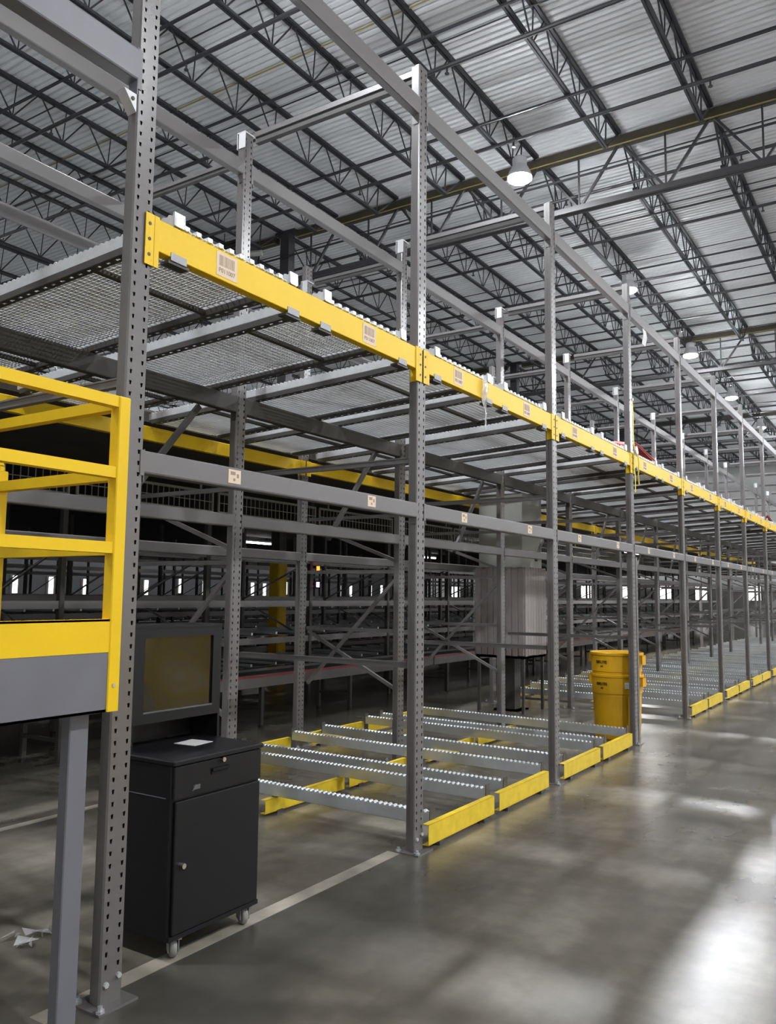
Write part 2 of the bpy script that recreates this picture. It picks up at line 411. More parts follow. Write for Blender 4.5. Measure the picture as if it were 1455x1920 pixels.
# base plate with anchors, sized from the photo
PLATE = MB().box(-.13, .055, -.10, .10, 0, .010).mesh('base_plate', 'post')
BOLT = MB().tube((0, 0, .01), (0, 0, .035), .011, 6).tube((0, 0, .01), (0, 0, .02), .02, 6).mesh('anchor_bolt', 'galv')
STRUT_A = MB().box(-1.65, -.07, -.018, .018, -.02, .02).box(-1.65, -.07, -.024, .024, .012, .02).mesh('strut', 'beam')
TIE_A = MB().box(-1.63, -.07, -.03, .03, .004, .048).mesh('tie_bar', 'beam'); LIP_A = MB().box(-1.63, -.07, -.016, .028, -.045, .004).mesh('tie_shade_lip', 'darkbeam')  # lower lip painted dark in place of the shade inside the channel
TIE_B = MB().box(-2.96, -1.80, -.025, .025, .0, .032).mesh('tie_bar', 'beam'); LIP_B = MB().box(-2.96, -1.80, -.013, .024, -.032, .0).mesh('tie_shade_lip', 'darkbeam')
BRK = MB().box(-.055, .02, -.064, -.0595, -.10, .04).box(-.075, .015, -.064, .064, .036, .046).box(-.078, -.0705, -.06, .06, -.10, .04).mesh('tie_bracket', 'clip2')
LAT_H = MB().box(-2.98, -1.79, -.016, .016, -.018, .018).mesh('strut', 'beam')
def diag(z0, z1): return MB().bar((-2.96, 0, z0), (-1.80, 0, z1), .03, .034).mesh('diagonal_brace', 'beam')
DIA = [diag(.72, 1.88), diag(1.30, .74), diag(2.50, 2.08)]
DTOP = diag(4.2, 5.0); DTOP2 = diag(4.1, 3.5)
LATZ = [.10, 1.335, 1.965, 2.565]
FR = 15
for i in range(-1, FR):
    y = i * B
    if i == -1: lab = 'grey steel upright frame nearest the camera, beyond the left edge'
    elif i == 0: lab = 'grey slotted upright frame beside the black computer cabinet, nearest in view'
    elif i == 3: lab = 'grey upright frame with a doubled front post beside the yellow bins'
    else: lab = 'grey slotted upright frame, %s along the aisle from the black cabinet' % ORD[i - 1 if i < 3 else i - 1]
    t = thing('upright_frame', lab, 'rack frame', (0, y, 0), None, 'upright frames of the front rack')
    for x in XR:
        p = put('post', POST, t, (x, 0, .01))
        put('base_plate', PLATE, p, (0, 0, -.01))
        if i < 5:
            for bx, by in ((-.11, -.08), (.035, -.08), (-.11, .08)): put('anchor_bolt', BOLT, p, (bx, by, -.01))
    for z in (1.235, 2.665): put('strut', STRUT_A, t, (0, 0, z))
    put('tie_shade_lip', LIP_A, put('tie_bar', TIE_A, t, (0, 0, 5.53))); put('tie_shade_lip', LIP_B, put('tie_bar', TIE_B, t, (0, 0, 5.38)))
    put('tie_bracket', BRK, t, (-1.72, 0, 5.555)); put('tie_bracket', BRK, t, (-3.05, 0, 5.36))
    for z in LATZ: put('strut', LAT_H, t, (0, 0, z))
    for d in DIA: put('diagonal_brace', d, t)
    if i == 3:
        d = MB().box(-.06, .004, .064, .125, .01, 2.20).obj('doubling_post', 'post', t)
    if i <= 1:      # knee bolts low on the post face
        MB().tube((0, -.03, .09), (.012, -.03, .09), .012, 6).obj('bolt', 'galv_bright', t); MB().tube((0, .033, .11), (.012, .033, .11), .012, 6).obj('bolt', 'galv_bright', t)

# load beams, one per bay; local y from 0 to B between post centres
YA, YZ = .062, B - .062
def beam_mesh(z0, z1, d, m, x=0.004, step=.018):
    c = .004 if m == 'yellow' else .010
    prof = [(x - c, z0), (x - .3 * c, z0 + .3 * c), (x, z0 + c), (x, z1 - c), (x - .3 * c, z1 - .3 * c), (x - c, z1), (x - d + step, z1), (x - d + step, z1 - .03), (x - d, z1 - .03), (x - d, z0)]
    return MB().prism(prof, YA, YZ).mesh('beam', m)
def conn_mesh(z0, z1, side, m):       # angle bracket hooked to the post
    mb = MB()
    if m != 'yellow':
        if side < 0: mb.box(.0002, .004, .040, YA, z0 + .03, z1 - .004).box(-.055, .003, YA - .002, YA + .003, z0, z1)
        else: mb.box(.0002, .004, YZ, B - .040, z0 + .03, z1 - .004).box(-.055, .003, YZ - .003, YZ + .002, z0, z1)
        return mb.mesh('end_connector', m)
    if side < 0: mb.box(.0045, .010, .012, YA + .03, z0, z1).box(-.055, .010, YA - .002, YA + .003, z0, z1)
    else: mb.box(.0045, .010, YZ - .03, B - .012, z0, z1).box(-.055, .010, YZ - .003, YZ + .002, z0, z1)
    return mb.mesh('end_connector', m)
HOLE = MB().tube((.0101, 0, 0), (.0125, 0, 0), .0085, 8).mesh('connector_stud', 'darkbeam')
STK = MB().box(0, .0012, 0, .15, 0, .125).mesh('label_sticker', 'sticker')
bars = MB(); yy = .02
while yy < .125:
    wdt = random.choice((.003, .005, .007)); bars.box(.0013, .0018, yy, yy + wdt, .055, .11); yy += wdt + random.choice((.003, .004, .006))
BARS = bars.mesh('barcode', 'ink')
CODE = text_mesh('P011007', .034, 'ink')
STK2 = MB().box(0, .0012, 0, .09, 0, .07).mesh('label_sticker', 'sticker')
BARS2 = MB().box(.0013, .0018, .015, .05, .042, .06).box(.0013, .0018, .06, .075, .03, .05).box(.0013, .0018, .035, .05, .012, .026).mesh('print', 'ink')
CLIP = MB().box(.0045, .008, 0, .10, -.012, .022).box(-.05, .008, 0, .10, -.016, -.012).mesh('hanger_clip', 'clip')
DCLIP = MB().box(-.055, .002, -.01, .12, -.03, -.0165).mesh('clip_block', 'darkbeam')

def sticker(par, x, y, z, big=True, code=True):
    o = put('label_sticker', STK if big else STK2, par, (x, y, z))
    put('barcode' if big else 'print', BARS if big else BARS2, o)
    if big and code:
        put('lettering', CODE, o, (.0018, .075, .03), (math.pi / 2, 0, math.pi / 2))

def run(nm, x, z0, z1, d, m, i0, i1, labf, group, conn=None, cm=None, stickers=0, clips=False):
    bm = beam_mesh(z0, z1, d, m); cz0, cz1 = conn or (z0 - .04, z1 + .005)
    cl = conn_mesh(cz0, cz1, -1, cm or m); cr = conn_mesh(cz0, cz1, 1, cm or m)
    for i in range(i0, i1):
        t = thing(nm, labf(i), 'beam', (x, i * B, 0), None, group)
        put('beam', bm, t); a = put('end_connector', cl, t); b = put('end_connector', cr, t)
        if i < 5 and x == 0.0 and m == 'yellow':
            for q in (.2, .5, .8):
                put('connector_stud', HOLE, a, (0, .035, cz0 + q * (cz1 - cz0))); put('connector_stud', HOLE, b, (0, B - .035, cz0 + q * (cz1 - cz0)))
        if stickers == 1:
            for yo in (.47, 1.77): sticker(t, .0045, yo, z0 + .018)
        if stickers == 2:
            for yo in (.60, 1.85): sticker(t, .0045, yo, (z0 + z1) / 2 - .03, False)
        if clips:
            for yo in (.17, 1.03, 1.33, 2.20): put('hanger_clip', CLIP, t, (0, yo, z0)); put('clip_block', DCLIP, t, (0, yo, z0))
def where(i):
    if i == 0: return 'above the black cabinet'
    return 'in the %s bay past the cabinet' % ORD[i - 1]
NB = FR - 1
run('yellow_load_beam', 0.0, 3.30, 3.455, .055, 'yellow', 0, NB, lambda i: 'yellow front beam with barcode stickers ' + where(i), 'yellow front beams',
    conn=(3.215, 3.46), stickers=1, clips=True)
run('grey_load_beam', 0.0, 2.25, 2.355, .055, 'beam', 0, NB, lambda i: 'grey front cross beam at half height ' + where(i), 'grey front mid beams', stickers=2)
run('grey_load_beam', -1.72, 2.25, 2.35, .055, 'beam', 0, NB, lambda i: 'grey mid-height beam on the second post row ' + where(i), 'grey second-row mid beams')
run('grey_load_beam', -3.05, 2.09, 2.19, .055, 'beam', 0, NB, lambda i: 'grey mid-height beam on the third post row ' + where(i), 'grey third-row mid beams')
run('deck_beam', -1.72, 3.185, 3.325, .06, 'darkbeam', 0, NB, lambda i: 'dark grey beam under the deck middle ' + where(i), 'dark deck beams', conn=(3.12, 3.325))
run('yellow_load_beam', -3.05, 3.12, 3.25, .055, 'yellow', 0, NB, lambda i: 'yellow beam under the deck back ' + where(i), 'yellow back beams')
run('top_beam', 0.0, 5.20, 5.335, .06, 'beam', -1, NB, lambda i: 'grey top beam along the rack front ' + (where(i) if i >= 0 else 'nearest the camera'), 'grey top front beams', conn=(5.13, 5.34))
run('top_beam', -1.72, 5.22, 5.345, .06, 'beam', -1, NB, lambda i: 'grey top beam on the second post row ' + (where(i) if i >= 0 else 'nearest the camera'), 'grey top second-row beams', conn=(5.15, 5.35))
run('top_beam', -3.05, 5.12, 5.25, .06, 'beam', 0, NB, lambda i: 'grey top beam on the third post row ' + where(i), 'grey top third-row beams', conn=(5.06, 5.255))
run('high_beam', -3.05, 4.68, 4.78, .06, 'beam', 0, NB, lambda i: 'grey second-highest beam on the third post row ' + where(i), 'grey high third-row beams', conn=(4.64, 4.785))
run('high_box_beam', 0.0, 4.06, 4.215, .075, 'bluegrey', -1, 0, lambda i: 'blue grey box beam at the top left ending at the nearest post', 'box beams', conn=(3.99, 4.22))
run('grey_load_beam', -1.72, 2.25, 2.35, .055, 'beam', -1, 0, lambda i: 'grey beam at half height behind the yellow railing', 'box beams')
t = thing('beam_bracket', 'small pale triangular bracket under the box beam at the nearest post', 'bracket', (0, -.068, 3.90))
MB().add([(-.052, 0, 0), (.006, 0, 0), (.006, -.07, .085), (.006, 0, .085), (-.052, 0, .085), (-.052, -.07, .085)], [(0, 1, 3, 4), (1, 2, 3), (0, 4, 5), (0, 5, 2, 1), (2, 5, 4, 3)]).obj('plate', 'clip2', t)
MB().tube((.006, -.022, .055), (.012, -.022, .055), .009, 8).obj('bolt', 'darkbeam', t)
# knee braces under the second row beams
KB = MB().bar((0, -1.15, 2.24), (0, -.36, 3.19), .03, .045).mesh('knee_brace', 'darkbeam')
for i in range(1, 12):
    tag(put('knee_brace', KB, None, (-1.835, i * B, 0)), 'dark diagonal brace under the upper deck ' + where(i - 1), 'brace', 'dark diagonal deck braces')

# ------------------------------------------------------------------ upper flow beds (slope down to the back)
SLOPE = math.atan(.05)
BW = .86
sl = MB(); k = 0; y = -BW / 2 + .045
while y < BW / 2 - .05:
    sl.box(-3.10, 0, y, y + .0155, .0, .003)
    if k % 3 == 0: sl.box(-.05, 0, y - .002, y + .030, .003, .024)
    k += 1; y += .0258
for q in range(66): sl.box(-3.06 + .046 * q, -3.053 + .046 * q, -BW / 2 + .03, BW / 2 - .03, -.006, -.0005)
SLATS = sl.mesh('slat_bed', 'slat')
def chan(side):
    mb = MB(); y0 = side * BW / 2
    mb.box(-3.02, -.075, y0 - .03, y0 - .026, -.045, -.009)
    ys = [y0 - .028, y0 - .010, y0 + .010, y0 + .026]
    x = -3.0
    while x < -.16:
        for k in range(3):
            if k == 1: mb.box(x + .030, x + .075, ys[k], ys[k + 1], -.048, -.045)
            else: mb.box(x, x + .075, ys[k], ys[k + 1], -.048, -.045)
        x += .075
    return mb.mesh('side_channel', 'darkbeam')
CH = [chan(-1), chan(1)]
XB = MB().box(-.016, .016, -BW / 2 + .035, BW / 2 - .035, -.032, -.007).mesh('cross_support', 'darkbeam')
URL = 3.05
UR = MB().box(-URL, .012, -.030, -.026, -.008, .05).box(-URL, .012, .026, .030, -.008, .05).box(-URL, .012, -.03, .03, -.008, -.004).mesh('wheel_rail', 'galv_bright')
wl = MB()
for q in range(72): wl.tube((-URL + .03 + .042 * q, -.024, .049), (-URL + .03 + .042 * q, .024, .049), .0145, 7)
UWH = wl.mesh('wheel_row', 'galv_bright')
UEB = MB().box(.0, .012, -.034, .034, -.004, .062).mesh('end_bracket', 'galv')
for i in range(0, NB):
    for q, o in enumerate((.215, 1.395)):
        t = thing('flow_bed', '%s galvanised upper flow bed %s' % ('nearer' if q == 0 else 'farther', where(i)), 'flow bed',
                  (0, i * B + o + BW / 2, 3.466), (0, -SLOPE, 0), 'upper flow beds')
        stuff(put('slat_bed', SLATS, t))
        for c in CH: put('side_channel', c, t)
        for x in (-.68, -2.35): put('cross_support', XB, t, (x, 0, 0))
        for sd in (-1, 1):
            r = put('wheel_rail', UR, t, (0, sd * BW / 2, 0)); stuff(put('wheel_row', UWH, r)); put('end_bracket', UEB, r)

# ------------------------------------------------------------------ floor flow lanes
RL = 2.86
rl = MB().box(-RL, 0, -.030, -.026, .0, .085).box(-RL, 0, .026, .030, .0, .085).box(-RL, 0, -.03, .03, .0, .004)
RAIL = rl.mesh('wheel_rail', 'galv')
wl = MB()
for q in range(68): wl.tube((-RL + .03 + .042 * q, -.024, .083), (-RL + .03 + .042 * q, .024, .083), .0145, 7)
WHEELS = wl.mesh('wheel_row', 'galv')
def cbeam(y0, y1, z0, z1, m='floor_yellow'):     # C-section laid on its side
    return MB().box(-.004, 0, y0, y1, z0, z1).box(-.05, 0, y0, y1, z1 - .004, z1).box(-.05, 0, y0, y1, z0, z0 + .004).mesh('stop_beam', m)
FOOT = MB().box(-.05, .008, -.035, .035, 0, .0275).mesh('foot_plate', 'darkbeam')
ENDB = MB().box(0, .006, -.035, .035, .0, .12).mesh('end_bracket', 'darkbeam')
CB = [cbeam(0, 1.02, .028, .165), cbeam(0, 1.00, .02, .125)]
SPL = MB().box(-.045, 0, -.10, .02, .02, .12).mesh('splice_block', 'floor_yellow')
for i in list(range(1, 3)) + list(range(4, 13)):
    for q, o in enumerate((.075, 1.19)):
        lab = '%s floor flow lane with yellow stop %s' % ('nearer' if q == 0 else 'farther', where(i))
        t = thing('floor_flow_lane', lab, 'flow lane', (0, i * B + o, 0), None, 'floor pallet flow lanes')
        s = put('stop_beam', CB[0], t, (.035, 0, 0)); put('foot_plate', FOOT, s, (0, .17, 0)); put('foot_plate', FOOT, s, (0, .86, 0))
        s = put('support_beam', CB[1], t, (-1.42, 0, 0)); put('splice_block', SPL, s, (0, 1.02, 0)); put('foot_plate', FOOT, s, (0, .86, 0)); put('foot_plate', FOOT, s, (0, .17, 0))
        s = put('back_beam', CB[0], t, (-2.93, 0, 0)); put('foot_plate', FOOT, s, (0, .17, 0)); put('foot_plate', FOOT, s, (0, .86, 0))
        for ro in (.135, 1.0 if q == 0 else 1.06 - .0):
            ro = (.21 - .075, 1.08 - .075)[0 if ro < .5 else 1] if q == 0 else (1.405 - 1.19, 2.25 - 1.19 - .06)[0 if ro < .5 else 1]
            r = put('wheel_rail', RAIL, t, (-.02, ro, .128), (0, .008, 0))
            stuff(put('wheel_row', WHEELS, r)); put('end_bracket', ENDB, r, (0.0, 0, 0)); put('end_bracket', ENDB, r, (-RL - .006, 0, 0))

# ------------------------------------------------------------------ computer cabinet on casters
t = thing('computer_cabinet', 'black steel computer cabinet on grey casters standing in the nearest bay', 'cabinet', (0, 0, 0))
cy0, cy1, cx0, cx1 = .385, 1.005, -.62, -.08
MB().cbox(cx0, cx1 - .018, cy0, cy1, .098, .900, .006).obj('body', 'black', t)
MB().cbox(cx0, cx1 + .006, cy0 - .006, cy1 + .006, .900, .922, .006).obj('top', 'black', t)
d = MB().cbox(cx1 - .018, cx1, cy0 + .02, cy1 - .012, .125, .728, .004).obj('door', 'black', t)
MB().tube((cx1, .451, .431), (cx1 + .02, .451, .431), .013, 12).obj('lock', 'chrome', d)
MB().box(cx1 - .018, cx1 - .002, cy0 + .004, cy1 - .004, .098, .120).obj('sill', 'black', t)
d = MB().cbox(cx1 - .018, cx1, cy0 + .006, cy1 - .006, .742, .893, .004).obj('drawer', 'black', t)
MB().tube((cx1, .703, .884), (cx1 + .018, .703, .884), .012, 12).obj('lock', 'chrome', d)
MB().box(cx1, cx1 + .014, .63, .75, .838, .85).box(cx1, cx1 + .004, .63, .75, .82, .85).obj('handle', 'blackhole', d)
bd = MB().box(cx1, cx1 + .002, .512, .556, .768, .79).obj('badge', 'greyink', d)
MB().bar((cx1 + .003, .505, .765), (cx1 + .003, .525, .792), .003, .006).obj('badge_stroke', 'greyink', bd)
MB().box(cx0 + .02, cx1 - .05, cy0 - .002, cy0, .742, .746).obj('side_seam', 'bluegrey', t)
# monitor hood
hx = -.42
hd = MB().box(cx0 - .02, hx, cy0 + .02, cy0 + .035, .922, 1.545).box(cx0 - .02, hx, cy1 + .005, cy1 + .02, .922, 1.545).box(cx0 - .02, hx + .004, cy0 + .02, cy1 + .02, 1.532, 1.547)
hd.box(cx0 - .02, cx0 - .008, cy0 + .035, cy1 + .005, .922, 1.532).obj('monitor_hood', 'black', t)
sy0, sy1, sz0, sz1 = .478, .962, 1.105, 1.482
bz = MB().box(hx - .02, hx, cy0 + .035, sy0, 1.05, 1.532).box(hx - .02, hx, sy1, cy1 + .005, 1.05, 1.532).box(hx - .02, hx, sy0, sy1, 1.05, sz0).box(hx - .02, hx, sy0, sy1, sz1, 1.532)
bz.obj('bezel', 'black', t)
sc = MB(); NS = 20
sc.add([(hx - .012, sy0 + (sy1 - sy0) * a / NS, sz0 + (sz1 - sz0) * b / NS) for b in range(NS + 1) for a in range(NS + 1)],
       [(b * (NS + 1) + a, b * (NS + 1) + a + 1, (b + 1) * (NS + 1) + a + 1, (b + 1) * (NS + 1) + a) for b in range(NS) for a in range(NS)])
sc.obj('screen', 'screen', t, smooth=True)
MB().box(hx - .016, hx - .013, sy0 - .02, sy1 + .02, sz0 - .02, sz1 + .02).obj('screen_back', 'blackhole', t)
MB().box(hx - .008, hx + .003, sy0, sy1, sz0 - .004, sz0 + .004).obj('screen_lip', 'greyink', t)
lb = MB().box(-.07, .07, -.075, .075, 0, .002).obj('paper_label', 'white', t, (-.375, .79, .9222)); lb.rotation_euler = (0, 0, .12)
for hz in (1.47, 1.20, 1.10): MB().box(hx - .16, hx - .10, cy1 + .02, cy1 + .045, hz, hz + .035).obj('hinge', 'galv', t)
def caster(par, x, y, a):
    o = MB().box(-.035, .035, -.035, .035, .090, .098).box(-.03, .02, -.026, -.022, .03, .092).box(-.03, .02, .022, .026, .03, .092).obj('caster', 'wheel', par, (x, y, 0)); o.rotation_euler = (0, 0, a)
    pr = [(.020, -.016), (.038, -.016), (.044, -.010), (.045, 0), (.044, .010), (.038, .016), (.020, .016)]
    mb = MB().lathe(pr, 20); mb.tube((0, 0, -.024), (0, 0, .024), .02, 12)
    wv = [(vx, vz, vy + .0455) for vx, vy, vz in mb.v]; mb.v = wv
    w_ = mb.obj('wheel', 'wheel', o, (-.008, 0, 0), True)
caster(t, -.13, .462, -.6); caster(t, -.13, .945, -.4); caster(t, -.56, .46, .2); caster(t, -.56, .94, .9)

# ------------------------------------------------------------------ stacked yellow bins
def bin_(label, z, cx, cy, sticker_=False):
    t = thing('trash_bin', label, 'bin', (cx, cy, z), (0, 0, 0), 'stacked yellow bins')
    pr = [(0, 0), (.262, 0), (.272, .012), (.276, .10), (.292, .545), (.302, .552), (.306, .70), (.309, .745), (.322, .75), (.325, .775), (.318, .78), (.308, .775), (.295, .73), (.262, .06), (0, .05)]
    MB().lathe(pr, 48).obj('shell', 'can', t, smooth=False)
    aim = math.atan2(-2.44 - cy, 2.94 - cx)
    for da in (1.15, 1.15 + math.pi):
        a = aim + da; h = MB(); r = .325
        h.box(r - .03, r + .028, -.055, .055, .738, .752).box(r + .020, r + .028, -.055, .055, .64, .752).box(r - .035, r + .028, -.055, -.047, .65, .75).box(r - .035, r + .028, .047, .055, .65, .75)
        o = h.obj('handle', 'can', t); o.rotation_euler = (0, 0, a)
    def face(me, a, zz, nm, par=t):
        rr = .3055 + (zz - .62) * .03; o = put(nm, me, par, (rr * math.cos(a), rr * math.sin(a), zz), (math.pi / 2, 0, a + math.pi / 2)); return o
    a = aim - .62
    face(text_mesh('BRUTE', .052, 'blackink', .003), a, .665, 'lettering'); face(text_mesh('44', .036, 'blackink', .003), a, .615, 'lettering')
    if sticker_:
        st = MB(); st.add([(-.04, -.035, 0), (.04, -.035, 0), (.04, .035, 0), (-.04, .035, 0), (-.04, -.035, .004), (.04, -.035, .004), (.04, .035, .004), (-.04, .035, .004)],
                          [(0, 3, 2, 1), (4, 5, 6, 7), (0, 1, 5, 4), (1, 2, 6, 5), (2, 3, 7, 6), (3, 0, 4, 7)])
        face(st.mesh('sticker', 'white'), aim + .42, .655, 'sticker')
        pm = MB()
        for k in range(7):      # raised panel line on the side
            b0 = aim - .45 + k * .13
            pm.bar((0.2955 * math.cos(b0), 0.2955 * math.sin(b0), .52), (0.2955 * math.cos(b0 + .13), 0.2955 * math.sin(b0 + .13), .52), .008, .008)
        pm.bar((0.2955 * math.cos(aim + .46), 0.2955 * math.sin(aim + .46), .52), (0.281 * math.cos(aim + .46), 0.281 * math.sin(aim + .46), .12), .008, .008)
        pm.obj('panel_rib', 'can', t)
CX, CY = -.335, 7.875
bin_('lower of two nested yellow plastic bins, white sticker below its rim', 0, CX, CY, True)
bin_('upper of two nested yellow plastic bins beside the doubled post', .262, CX, CY)

# ------------------------------------------------------------------ wrapped column casing in the cross aisle
t = thing('column_casing', 'tall pale grey square column casing wrapped in tan ribbed boards and film', 'column', (-2.45, 9.38, 0))
MB().cbox(-.36, .36, -.37, .37, 2.15, 3.26, .006).obj('casing', 'casing', t)
MB().box(-.345, .345, -.355, .355, 2.45, 2.47).box(-.363, .363, -.373, .373, 3.245, 3.262).obj('casing_seam', 'casing', t)
MB().box(-.11, .11, -.11, .11, .02, .84).obj('lower_shaft', 'darkbeam', t)
for lx_, ly_ in ((-.36, -.36), (.36, -.36), (.36, .36), (-.36, .36)): MB().box(lx_ - .02, lx_ + .02, ly_ - .02, ly_ + .02, .0, .84).obj('leg', 'darkbeam', t); MB().box(-.2, .2, -.2, .2, 0, .02).obj('base_plate', 'darkbeam', t); MB().box(-.40, .40, -.40, .40, .80, .84).obj('shelf', 'darkbeam', t)
bm1 = MB().cbox(-.045, .045, -.018, .018, .84, 2.15, .008).mesh('board', 'tan')
for k in range(8):
    u = -.35 + .1 * k
    put('board', bm1, t, (u, -.40, random.uniform(-.004, .004))); put('board', bm1, t, (u, .40, 0))
    put('board', bm1, t, (.40, u, random.uniform(-.004, .004)), (0, 0, math.pi / 2)); put('board', bm1, t, (-.40, u, 0), (0, 0, math.pi / 2))
fm = MB()
ring = [(-.43, -.43), (.43, -.43), (.43, .43), (-.43, .43)]
for zz0, zz1 in ((1.0, 1.35), (1.35, 1.7), (1.7, 2.12)):
    for k in range(4):
        (ax, ay), (bx, by) = ring[k], ring[(k + 1) % 4]
        fm.add([(ax, ay, zz0), (bx, by, zz0), (bx, by, zz1), (ax, ay, zz1)], [(0, 1, 2, 3)])
fm.obj('film', 'film', t)

# ------------------------------------------------------------------ raised landing with yellow guard rail
t = thing('raised_landing', 'grey steel landing with yellow guard rail at the left edge', 'platform', (0, 0, 0))
LX, LY = .305, -.272
MB().cbox(LX - .055, LX, LY - .055, LY, 1.262, 2.487, .004).obj('guard_post', 'yellow', t)
MB().cbox(-.555, -.50, LY - .055, LY, 1.49, 2.25, .004).obj('guard_post', 'yellow', t)
MB().cbox(LX - .055, LX, LY - 1.30, LY - 1.245, 1.262, 2.487, .004).obj('guard_post', 'yellow', t)
for z in (2.487, 2.205, 1.91):
    MB().box(LX - .05, LX - .006, LY - 1.25, LY - .05, z - .044, z).obj('guard_rail', 'yellow', t)
    MB().box(-1.3, LX - .055, LY - .05, LY - .006, z - .05, z - .006).obj('guard_rail', 'yellow', t)
ar = MB()
pts = [(-.53 + 0 * a, 0, 0) for a in range(1)]
arc = [(-.53 - .09 + .09 * math.cos(a * math.pi / 12), LY - .028, 2.245 + .09 * math.sin(a * math.pi / 12)) for a in range(7)] + [(-.9, LY - .028, 2.335)]
ar.path(arc, .024, 10).obj('rail_bend', 'yellow', t)
MB().box(LX - .012, LX - .004, LY - 1.25, LY - .055, 1.487, 1.612).obj('kick_plate', 'yellow', t)
MB().box(LX - .05, LX - .004, LY - 1.25, LY - .055, 1.604, 1.612).obj('kick_plate_flange', 'yellow', t)
MB().box(LX - .02, LX - .006, LY - 1.25, LY - .055, 1.262, 1.486).box(LX - .08, LX - .006, LY - 1.25, LY - .055, 1.262, 1.272).obj('fascia', 'bluegrey', t)
MB().box(-1.3, LX - .02, LY - 1.25, LY - .02, 1.47, 1.486).obj('deck_plate', 'darkbeam', t)
MB().box(-1.3, LX - .06, LY - .034, LY - .02, 1.262, 1.47).obj('fascia', 'bluegrey', t)
lg = MB().cbox(.185, .238, -.437, -.352, .012, 1.262, .004).obj('leg', 'bluegrey', t)
MB().box(.13, .29, -.49, -.30, 0, .012).obj('foot_plate', 'bluegrey', lg); MB().box(.15, .27, -.46, -.33, 1.255, 1.262).obj('cap_plate', 'bluegrey', lg)
MB().cbox(-1.05, -.99, -.437, -.352, .0, 1.47, .004).obj('leg', 'bluegrey', t); MB().cbox(.185, .238, -1.5, -1.415, .0, 1.262, .004).obj('leg', 'bluegrey', t)
MB().cbox(-1.05, -.99, -1.5, -1.415, .0, 1.47, .004).obj('leg', 'bluegrey', t)
bo = MB().tube((LX, LY - .028, 1.36), (LX + .004, LY - .028, 1.36), .008, 8).obj('bolt', 'galv', t)

# ------------------------------------------------------------------ small things on and around the rack
def sheet(fn, nu, nv, th):        # a curved sheet with thickness, fn(u,v) -> point, offset downwards
    mb = MB(); vs = []
    for k in (0, 1):
        for a in range(nu + 1):
            for b in range(nv + 1):
                p = fn(a / nu, b / nv); vs.append((p[0], p[1], p[2] - k * th))
    N = (nu + 1) * (nv + 1); fs = []
    for a in range(nu):
        for b in range(nv):
            q = a * (nv + 1) + b; fs.append((q, q + nv + 1, q + nv + 2, q + 1)); fs.append((N + q, N + q + 1, N + q + nv + 2, N + q + nv + 1))
    for a in range(nu):
        for b in (0, nv):
            q = a * (nv + 1) + b; fs.append((q, q + nv + 1, N + q + nv + 1, N + q))
    for b in range(nv):
        for a in (0, nu):
            q = a * (nv + 1) + b; fs.append((q, q + 1, N + q + 1, N + q))
    return mb.add(vs, fs)
def redfn(L, h):
    def fn(u, v):
        y = u * L; prof = h * (.55 + .45 * math.sin(math.pi * min(1, u * 1.15 + .02))) - .10 * u
        return (-.25 - .75 * v, y, prof * (1 - .55 * abs(v - .35)) + .03 * math.sin(9 * u + 3 * v))
    return fn
def red(label, y, L, h):
    t = thing('red_tarpaulin', label, 'tarpaulin', (0, y, 3.50), None, 'red sheets on the upper deck')
    sheet(redfn(L, h), 24, 8, .02).obj('sheet', 'red', t, smooth=True)
    MB().path([(-.25, .1 + (L - .2) * a / 10, redfn(L, h)((.1 + (L - .2) * a / 10) / L, 0)[2] + .006) for a in range(11)], .012, 6).obj('hem_rope', 'redtrim', t)
red('crumpled red tarpaulin on the upper deck behind the yellow strap', 8.05, 2.1, .36)
red('small red tarpaulin on the upper deck far along the rack', 19.2, 1.6, .34)
t = thing('yellow_strap', 'yellow webbing strap hanging over the yellow beam by the doubled post', 'strap', (.022, 7.53, 0))
st = [(0, 0, 4.12), (.006, .01, 3.9), (0, .015, 3.7), (.004, .03, 3.5), (.0, .035, 3.30), (.006, .05, 3.15), (.0, .06, 2.99)]
for a, b in zip(st, st[1:]): MB().bar(a, b, .004, .030, (0, 1, 0)).obj('webbing', 'strap', t)
MB().tube((.012, .06, 3.505), (.03, .06, 3.505), .05, 16).obj('reel', 'housing', t)
MB().path([(.01, .14, 3.5), (.02, .16, 3.35), (.012, .15, 3.2), (.016, .17, 3.1)], .008, 6).obj('cord', 'strap', t)
MB().box(-.012, .012, -.012, .012, 4.11, 4.14).obj('hook', 'galv', t)
t = thing('plastic_wrap', 'torn clear plastic wrap hanging from the yellow beam past the second post', 'wrap', (.02, 3.48, 3.46))
sheet(lambda u, v: (.012 * math.sin(9 * v), (.05 + .03 * math.sin(6 * v)) * (u - .5) * (1.6 - v), -.34 * v), 6, 16, .002).obj('film', 'shrink', t)
MB().path([(0, -.02, 0), (.01, .0, -.12), (.0, .015, -.2), (.012, -.01, -.42)], .007, 6).obj('twisted_strip', 'shrink', t)
t = thing('hanging_tag', 'cream paper tag hanging from the top beam past the doubled post', 'tag', (.02, 8.12, 5.20))
sheet(lambda u, v: (.012 * math.sin(4 * v), .16 * (u - .5), -.20 * v - .03), 2, 8, .002).obj('card', 'white', t)
MB().tube((0, 0, .0), (0, 0, -.035), .004, 5).obj('string', 'white', t)
